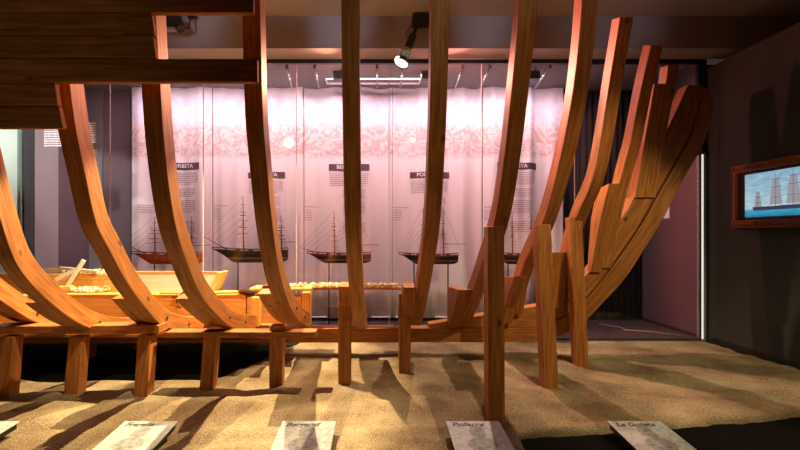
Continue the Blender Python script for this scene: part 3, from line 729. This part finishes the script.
# mallet/adze with a pale handle, bundle of shavings, sloped off-cut
ad = thing('wooden_mallet', at(63, 291, 5.35), 'pale mallet handle leaning up from the pile of offcuts', 'tool')
p = at(64, 291, 5.35); q = at(84, 260, 5.42)
obj('handle', beam(p, q, .045, .05), WP, ad, .01)
obj('head', beam(p+Vector((-.10, 0, .03)), p+Vector((.10, .02, .03)), .07, .07), WL, ad, .012)
def curls(name, spots, n, m, label, seed):
    bm = bmesh.new(); r = random.Random(seed)
    for _ in range(n):
        x, y, z = r.choice(spots)
        c = Vector((x+r.uniform(-.13, .13), y+r.uniform(-.07, .07), z+r.uniform(0, .035))); R = r.uniform(.012, .03); wd = r.uniform(.012, .03)
        ax = Vector((r.uniform(-1, 1), r.uniform(-1, 1), r.uniform(-.4, .4))).normalized(); u = ax.cross(Vector((0, 0, 1))).normalized(); v = ax.cross(u); prev = None; turn = r.uniform(3, 8)
        for k in range(12):
            a_ = turn*k/11; rr = R*(1-.35*k/11); p_ = c+u*rr*math.cos(a_)+v*rr*math.sin(a_)+ax*.02*k/11
            p_.z = max(p_.z, z-.004)
            cur = (bm.verts.new(p_-ax*wd/2), bm.verts.new(p_+ax*wd/2))
            if prev: bm.faces.new((prev[0], prev[1], cur[1], cur[0]))
            prev = cur
    o = obj(name, bm, m); md = o.modifiers.new('thick', 'SOLIDIFY'); md.thickness = .0015
    return tagp(o, label, 'wood shavings', kind='stuff')
SH = plain('wood_shaving', (.86, .72, .48), .7)
sp = [(-1.2+.1*i, 5.32, .865) for i in range(4)]+[(-.75+.1*i, 5.31, .862) for i in range(10)]*2
curls('wood_shavings', sp, 420, SH, 'pale curled wood shavings heaped along the board behind the thick rib', 5)
curls('wood_shavings', [(-4.1+.1*i, 5.69, 1.0) for i in range(6)]+[(-3.75+.06*i, 5.4, .80) for i in range(5)]*2, 260, SH, 'pale curled wood shavings around the leaning mallet handle', 9)
for i, (a, b2, y0, wd) in enumerate(((at(38, 271, 5.70), at(62, 270, 5.68), 0, .05), (at(60, 268, 5.66), at(98, 272, 5.6), 0, .04), (at(56, 280, 5.5), at(80, 268, 5.55), 0, .05))):
    tagp(obj('wood_offcut', beam(a, b2, wd, wd), WP, None, .004), 'pale wood offcut in the tool pile, ' + ('nearest the white wall', 'lying level toward the tray', 'slanting behind the mallet')[i], 'offcut', 'offcuts in the tool pile')
sl = hexa([(-3.50, 5.40, .787), (-3.14, 5.40, .787), (-3.14, 5.60, .787), (-3.50, 5.60, .787), (-3.45, 5.42, .96), (-3.39, 5.42, 1.0), (-3.39, 5.6, 1.0), (-3.45, 5.6, .96)], 0)
tagp(obj('wedge_block', sl, WL, None, .006), 'yellow wedge-shaped wood block between mallet and tray', 'block')
# red knob tool under second rib
cl = thing('hand_clamp', at(177, 299, 5.17), 'small clamp with dark red handle hooked on the keelson', 'tool')
p = at(177, 299, 5.16)
obj('handle', tube([p+Vector((-.05, 0, .03)), p+Vector((.05, 0, .03))], .02, 10), plain('red_handle', (.25, .03, .015), .4), cl, smooth=True)
obj('screw', tube([p+Vector((0, 0, -.05)), p+Vector((0, 0, .07))], .010, 8), IRON, cl, smooth=True)
# spade with grey blade
sd = thing('spade', at(245, 292, 5.2), 'spade with grey metal blade lying along the keelson', 'spade')
p = at(160, 293.5, 5.22); q = at(241, 292, 5.22)
obj('shaft', tube([p, q], .016, 10), WL, sd, smooth=True)
c = at(247, 292, 5.22)
bl = bmesh.new(); pts = [(-.10, -.045), (.0, -.06), (.10, -.03), (.13, .0), (.10, .03), (.0, .06), (-.10, .045)]
lo_ = [bl.verts.new((c.x+a, c.y+b*1.6, c.z-.010-b*.9+.0)) for a, b in pts]; hi_ = [bl.verts.new((v.co.x, v.co.y, v.co.z+.008)) for v in lo_]
bl.faces.new(lo_[::-1]); bl.faces.new(hi_)
for i in range(len(pts)): j = (i+1) % len(pts); bl.faces.new((lo_[i], lo_[j], hi_[j], hi_[i]))
obj('blade', bl, plain('spade_steel', (.30, .33, .31), .35, .6), sd, .002)

# ------------------------------------------------------------------ plaques
def plaque(x, name, lb, seed):
    D1 = 3.19; wd = .393; Ln = .52; z1 = .12; s = math.atan(.08)
    t = thing('stone_plaque', (x+wd/2, D1-Ln/2, 0), 'low tilted grey plaque titled ' + name + ', ' + lb, 'plaque', 'information plaques on the sand')
    def tp(u, v, h): return Vector((x+u, D1-v*math.cos(s)-h*0, z1-v*math.sin(s)+h))
    def slab(u0, u1, v0, v1, h0, h1):
        return hexa([tp(u0, v0, h0), tp(u1, v0, h0), tp(u1, v1, h0), tp(u0, v1, h0), tp(u0, v0, h1), tp(u1, v0, h1), tp(u1, v1, h1), tp(u0, v1, h1)], 1)
    obj('face_panel', slab(0, wd, 0, Ln, -.008, 0), PLAQ, t, .001)
    obj('backing', slab(.012, wd-.012, .012, Ln-.01, -.05, -.0085), BLK, t, .002)
    obj('foot', slab(.06, wd-.06, .1, Ln-.05, -.075, -.051), BLK, t)
    bm = text_mesh(name, .072, .02, .35, .0005)
    xs = [v.co.x for v in bm.verts]; x0_ = min(xs)
    for v in bm.verts: v.co = tp(.035+v.co.x-x0_, .052-v.co.y, .0006+v.co.z)
    obj('title_lettering', bm, plain('dark_ink', (.03, .03, .035), .6), t)
    # engraved portrait: soft oval head and shoulders print
    bm = bmesh.new(); r = random.Random(seed); n = 40
    vs = [bm.verts.new(tp(.20+.055*math.cos(a)*(1+.08*math.sin(3*a+seed)), .155+.095*math.sin(a)*(1+.06*math.cos(2*a)), .0008)) for a in (2*PI*k/n for k in range(n))]
    bm.faces.new(vs)
    vs = [bm.verts.new(tp(.20+.10*math.cos(a), .31+.085*math.sin(a), .0006)) for a in (2*PI*k/n for k in range(n))]; bm.faces.new(vs)
    obj('portrait_print', bm, PRT, t)
def m_portrait():
    m, nt, b = mat('portrait_print'); L = nt.links.new
    tc = N(nt, 'ShaderNodeTexCoord'); n1 = N(nt, 'ShaderNodeTexNoise'); n1.inputs['Scale'].default_value = 22; n1.inputs['Detail'].default_value = 6; L(tc.outputs['Object'], n1.inputs['Vector'])
    L(ramp(nt, [(.35, (.19, .20, .19)), (.62, (.38, .40, .38))], n1.outputs[0]), b.inputs['Base Color']); b.inputs['Roughness'].default_value = .6
    return m
PRT = m_portrait()
plaque(-3.049, 'Corbeta', 'cut by the picture edge beside the white wall side', 1)
plaque(-1.877, 'Fragata', 'second from the white wall side', 2)
plaque(-.705, 'Bergantí', 'in front of the straight rib', 3)
plaque(.504, 'Pollacra', 'before the tallest post', 4)
plaque(1.70, 'La Goleta', 'at the dark edge of the sand', 5)

# ------------------------------------------------------------------ spotlights
sptl = thing('spotlight', at(419, 20, 5.58), 'hanging black spotlight with bright glass lens beside a rib', 'spotlight')
base = at(421, 21, 5.55)
obj('mounting_box', B(base.x-.11, base.x+.11, 5.48, 5.598, base.z-.07, base.z+.07), BLK, sptl, .006)
p0 = at(417, 26, 5.46); p1 = at(412, 38, 5.42); p2 = at(407, 50, 5.38); p3 = at(401, 64, 5.33)
obj('arm', tube([(base.x-.03, 5.52, base.z-.06), p0, p1], .022, 10), BLK, sptl, smooth=True)
obj('lamp_body', tube([p1+(p0-p1)*.2, p1, p2], .05, 18), BLK, sptl, smooth=False)
obj('collar', tube([p2, p2+(p3-p2)*.25], .062, 20), CHROME, sptl)
obj('shade', tube([p2+(p3-p2)*.25, p2+(p3-p2)*.95], .055, 20, None, .085, cap=False), m_glass('shade_glass', (.16, .15, .12), 3), sptl, smooth=True)
obj('rim', tube([p3+(p2-p3)*.18, p3], .088, 24, None, .096, cap=False), BLK, sptl)
obj('lens', tube([p3+(p2-p3)*.10, p3+(p2-p3)*.06], .083, 24), plain('lit_lens', (.9, .9, .9), .3, emit=(1, .98, .9), es=1.7), sptl)
obj('cable', tube([p0+Vector((-.02, -.03, 0)), p0+Vector((-.10, -.04, -.04)), p1+Vector((-.09, -.04, .01)), p1+Vector((-.03, -.03, -.02))], .007, 6), BLK, sptl, smooth=True)
sp2 = thing('spotlight', at(174, 20, 5.55), 'black spotlight with loose cable seen in the gap between the planks', 'spotlight')
b0 = at(173, 22, 5.5)
obj('mounting_box', B(b0.x-.10, b0.x+.07, 5.46, 5.598, b0.z-.08, b0.z+.10), BLK, sp2, .006)
obj('lamp_body', tube([at(176, 20, 5.42), at(181, 29, 5.38)], .07, 18, None, .055), BLK, sp2)
obj('cable', tube([at(180, 24, 5.4), at(184, 28, 5.4), at(189, 28, 5.42), at(190, 20, 5.46), at(193, 16.5, 5.55)], .010, 6), BLK, sp2, smooth=True)
obj('cable_clip', tube([at(188, 17, 5.5), at(197, 17.5, 5.57)], .02, 8), BLK, sp2)
obj('warning_label', B(b0.x-.09, b0.x+.06, 5.455, 5.50, b0.z-.13, b0.z-.085), plain('label_paper', (.4, .3, .42), .6), sp2)

# ------------------------------------------------------------------ picture on right wall
pic = thing('framed_screen', (WX-.03, 4.85, 1.58), 'wood-framed screen showing sailing ships on the dark wall', 'screen')
ya, yb, za, zb = 5.47, 4.22, 1.585, 2.365
fw = .095; CARV = wood('carved_mahogany', (.30, .085, .025), (.16, .035, .010), .4, False)
def carve(bm_pts): pass
def frame_bar(p, q, name, horiz):
    bm = bmesh.new(); L_ = (Vector(q)-Vector(p)).length
    if horiz: box(bm, WX-.05, WX-.002, min(p[1], q[1]), max(p[1], q[1]), p[2], p[2]+fw)
    else: box(bm, WX-.05, WX-.002, p[1], p[1]+fw, p[2], q[2])
    n = int(L_/.05)
    for i in range(n):
        s = (i+.5)/n
        if horiz: c = Vector((WX-.05, p[1]+(q[1]-p[1])*s, p[2]+fw/2))
        else: c = Vector((WX-.05, p[1]+fw/2, p[2]+(q[2]-p[2])*s))
        bmesh.ops.create_uvsphere(bm, u_segments=8, v_segments=6, radius=.021, matrix=Matrix.Translation(c))
    for off in (.008, fw-.022):
        if horiz: box(bm, WX-.062, WX-.05, min(p[1], q[1]), max(p[1], q[1]), p[2]+off, p[2]+off+.014)
        else: box(bm, WX-.062, WX-.05, p[1]+off, p[1]+off+.014, p[2], q[2])
    obj(name, bm, CARV, pic)
frame_bar((0, yb, zb-fw), (0, ya, zb-fw), 'frame_rail', True); frame_bar((0, yb, za), (0, ya, za), 'frame_rail', True)
frame_bar((0, ya-fw, za+fw), (0, 0, zb-fw), 'frame_stile', False); frame_bar((0, yb, za+fw), (0, 0, zb-fw), 'frame_stile', False)
obj('bezel', B(WX-.032, WX-.002, yb+fw, ya-fw, za+fw, zb-fw), BLK, pic)
def m_screen():
    m, nt, b = mat('screen_picture'); L = nt.links.new
    geo = N(nt, 'ShaderNodeNewGeometry'); s = N(nt, 'ShaderNodeSeparateXYZ'); L(geo.outputs['Position'], s.inputs[0])
    mr = N(nt, 'ShaderNodeMapRange'); mr.inputs[1].default_value = 1.70; mr.inputs[2].default_value = 2.25; L(s.outputs[2], mr.inputs[0])
    c = ramp(nt, [(.0, (.01, .12, .24)), (.12, (.03, .30, .48)), (.185, (.06, .34, .50)), (.20, (.42, .58, .62)), (.5, (.32, .50, .58)), (1, (.22, .40, .52))], mr.outputs[0])
    wv = N(nt, 'ShaderNodeTexNoise'); wv.inputs['Scale'].default_value = 9; mpp = N(nt, 'ShaderNodeMapping'); mpp.inputs['Scale'].default_value = (1, 1, 4); L(geo.outputs['Position'], mpp.inputs[0]); L(mpp.outputs[0], wv.inputs['Vector'])
    mx = N(nt, 'ShaderNodeMixRGB', blend_type='OVERLAY'); mx.inputs[0].default_value = .5; L(c, mx.inputs[1]); L(wv.outputs[0], mx.inputs[2])
    L(mx.outputs[0], b.inputs['Emission Color']); b.inputs['Emission Strength'].default_value = 1.0; b.inputs['Base Color'].default_value = (.02, .02, .02, 1); b.inputs['Roughness'].default_value = .3
    return m
obj('display', B(WX-.036, WX-.032, yb+fw+.05, ya-fw-.085, za+fw+.035, zb-fw-.035), m_screen(), pic)
def emis(name, col, s=1):
    m, nt, b = mat(name); b.inputs['Base Color'].default_value = (.02, .02, .02, 1); b.inputs['Emission Color'].default_value = (*col, 1); b.inputs['Emission Strength'].default_value = s; return m
SAIL = emis('screen_sails', (.30, .29, .33)); DH = emis('screen_hull_line', (.04, .04, .08)); 
xf = WX-.0375
def quad(bm, pts): bm.faces.new([bm.verts.new((xf, y, z)) for y, z in pts])
sb = bmesh.new(); db = bmesh.new()
def ship_pic(yc, sc, masts):
    zw = 1.80
    # y decreases towards the viewer = to the right in the picture
    quad(db, [(yc+.20*sc, zw+.035), (yc-.22*sc, zw+.03), (yc-.20*sc, zw-.01), (yc+.17*sc, zw-.01)])
    for my, h in masts:
        y = yc-my*sc; quad(db, [(y-.003, zw), (y+.003, zw), (y+.002, zw+h*sc), (y-.002, zw+h*sc)])
        for k, (f0, f1, wd) in enumerate(((.12, .34, .085), (.37, .62, .07), (.65, .84, .05))):
            quad(sb, [(y-wd*sc, zw+h*sc*f0), (y+wd*sc*.9, zw+h*sc*f0), (y+wd*sc*.75, zw+h*sc*f1), (y-wd*sc*.8, zw+h*sc*f1)])
            quad(db, [(y-wd*sc, zw+h*sc*f1), (y+wd*sc*.8, zw+h*sc*f1), (y+wd*sc*.8, zw+h*sc*f1+.006), (y-wd*sc, zw+h*sc*f1+.006)])
ship_pic(5.06, .62, ((-.08, .38), (.02, .0001))); ship_pic(4.90, 1.0, ((.02, .40),)); ship_pic(4.62, 1.05, ((-.05, .40), (.17, .38)))
quad(db, [(5.12, 1.822), (4.42, 1.826), (4.42, 1.812), (5.12, 1.808)])
obj('pictured_sails', sb, SAIL, pic); xf = WX-.0385
for v in db.verts: v.co.x = xf
obj('pictured_hulls', db, DH, pic)

# small bright sign on the case end wall
tagp(obj('small_sign', B(WX-.066, WX-.0605, 6.62, 6.77, 1.76, 1.94), plain('sign_white', (.55, .55, .7), .5)), 'small pale sign on the plum end wall of the case', 'sign')
# cable on the case floor
cb = tube([at(600, 312, 6.5), at(620, 318, 6.4), at(640, 322, 6.35), at(660, 332, 6.1), at(690, 336, 6.05)], .012, 8)
for v in cb.verts: v.co.z = v.co.z*.0+.062+.012+(v.co.z-math.floor(v.co.z))*.0
cb = bmesh.new(); tube([(3.55, 6.9, .073), (3.75, 6.6, .073), (3.7, 6.45, .073), (4.0, 6.35, .073), (4.3, 6.1, .073)], .012, 8, cb)
tagp(obj('cable', cb, plain('grey_cable', (.20, .17, .18), .5), smooth=True), 'thin grey cable lying on the dark case floor behind the bow', 'cable')
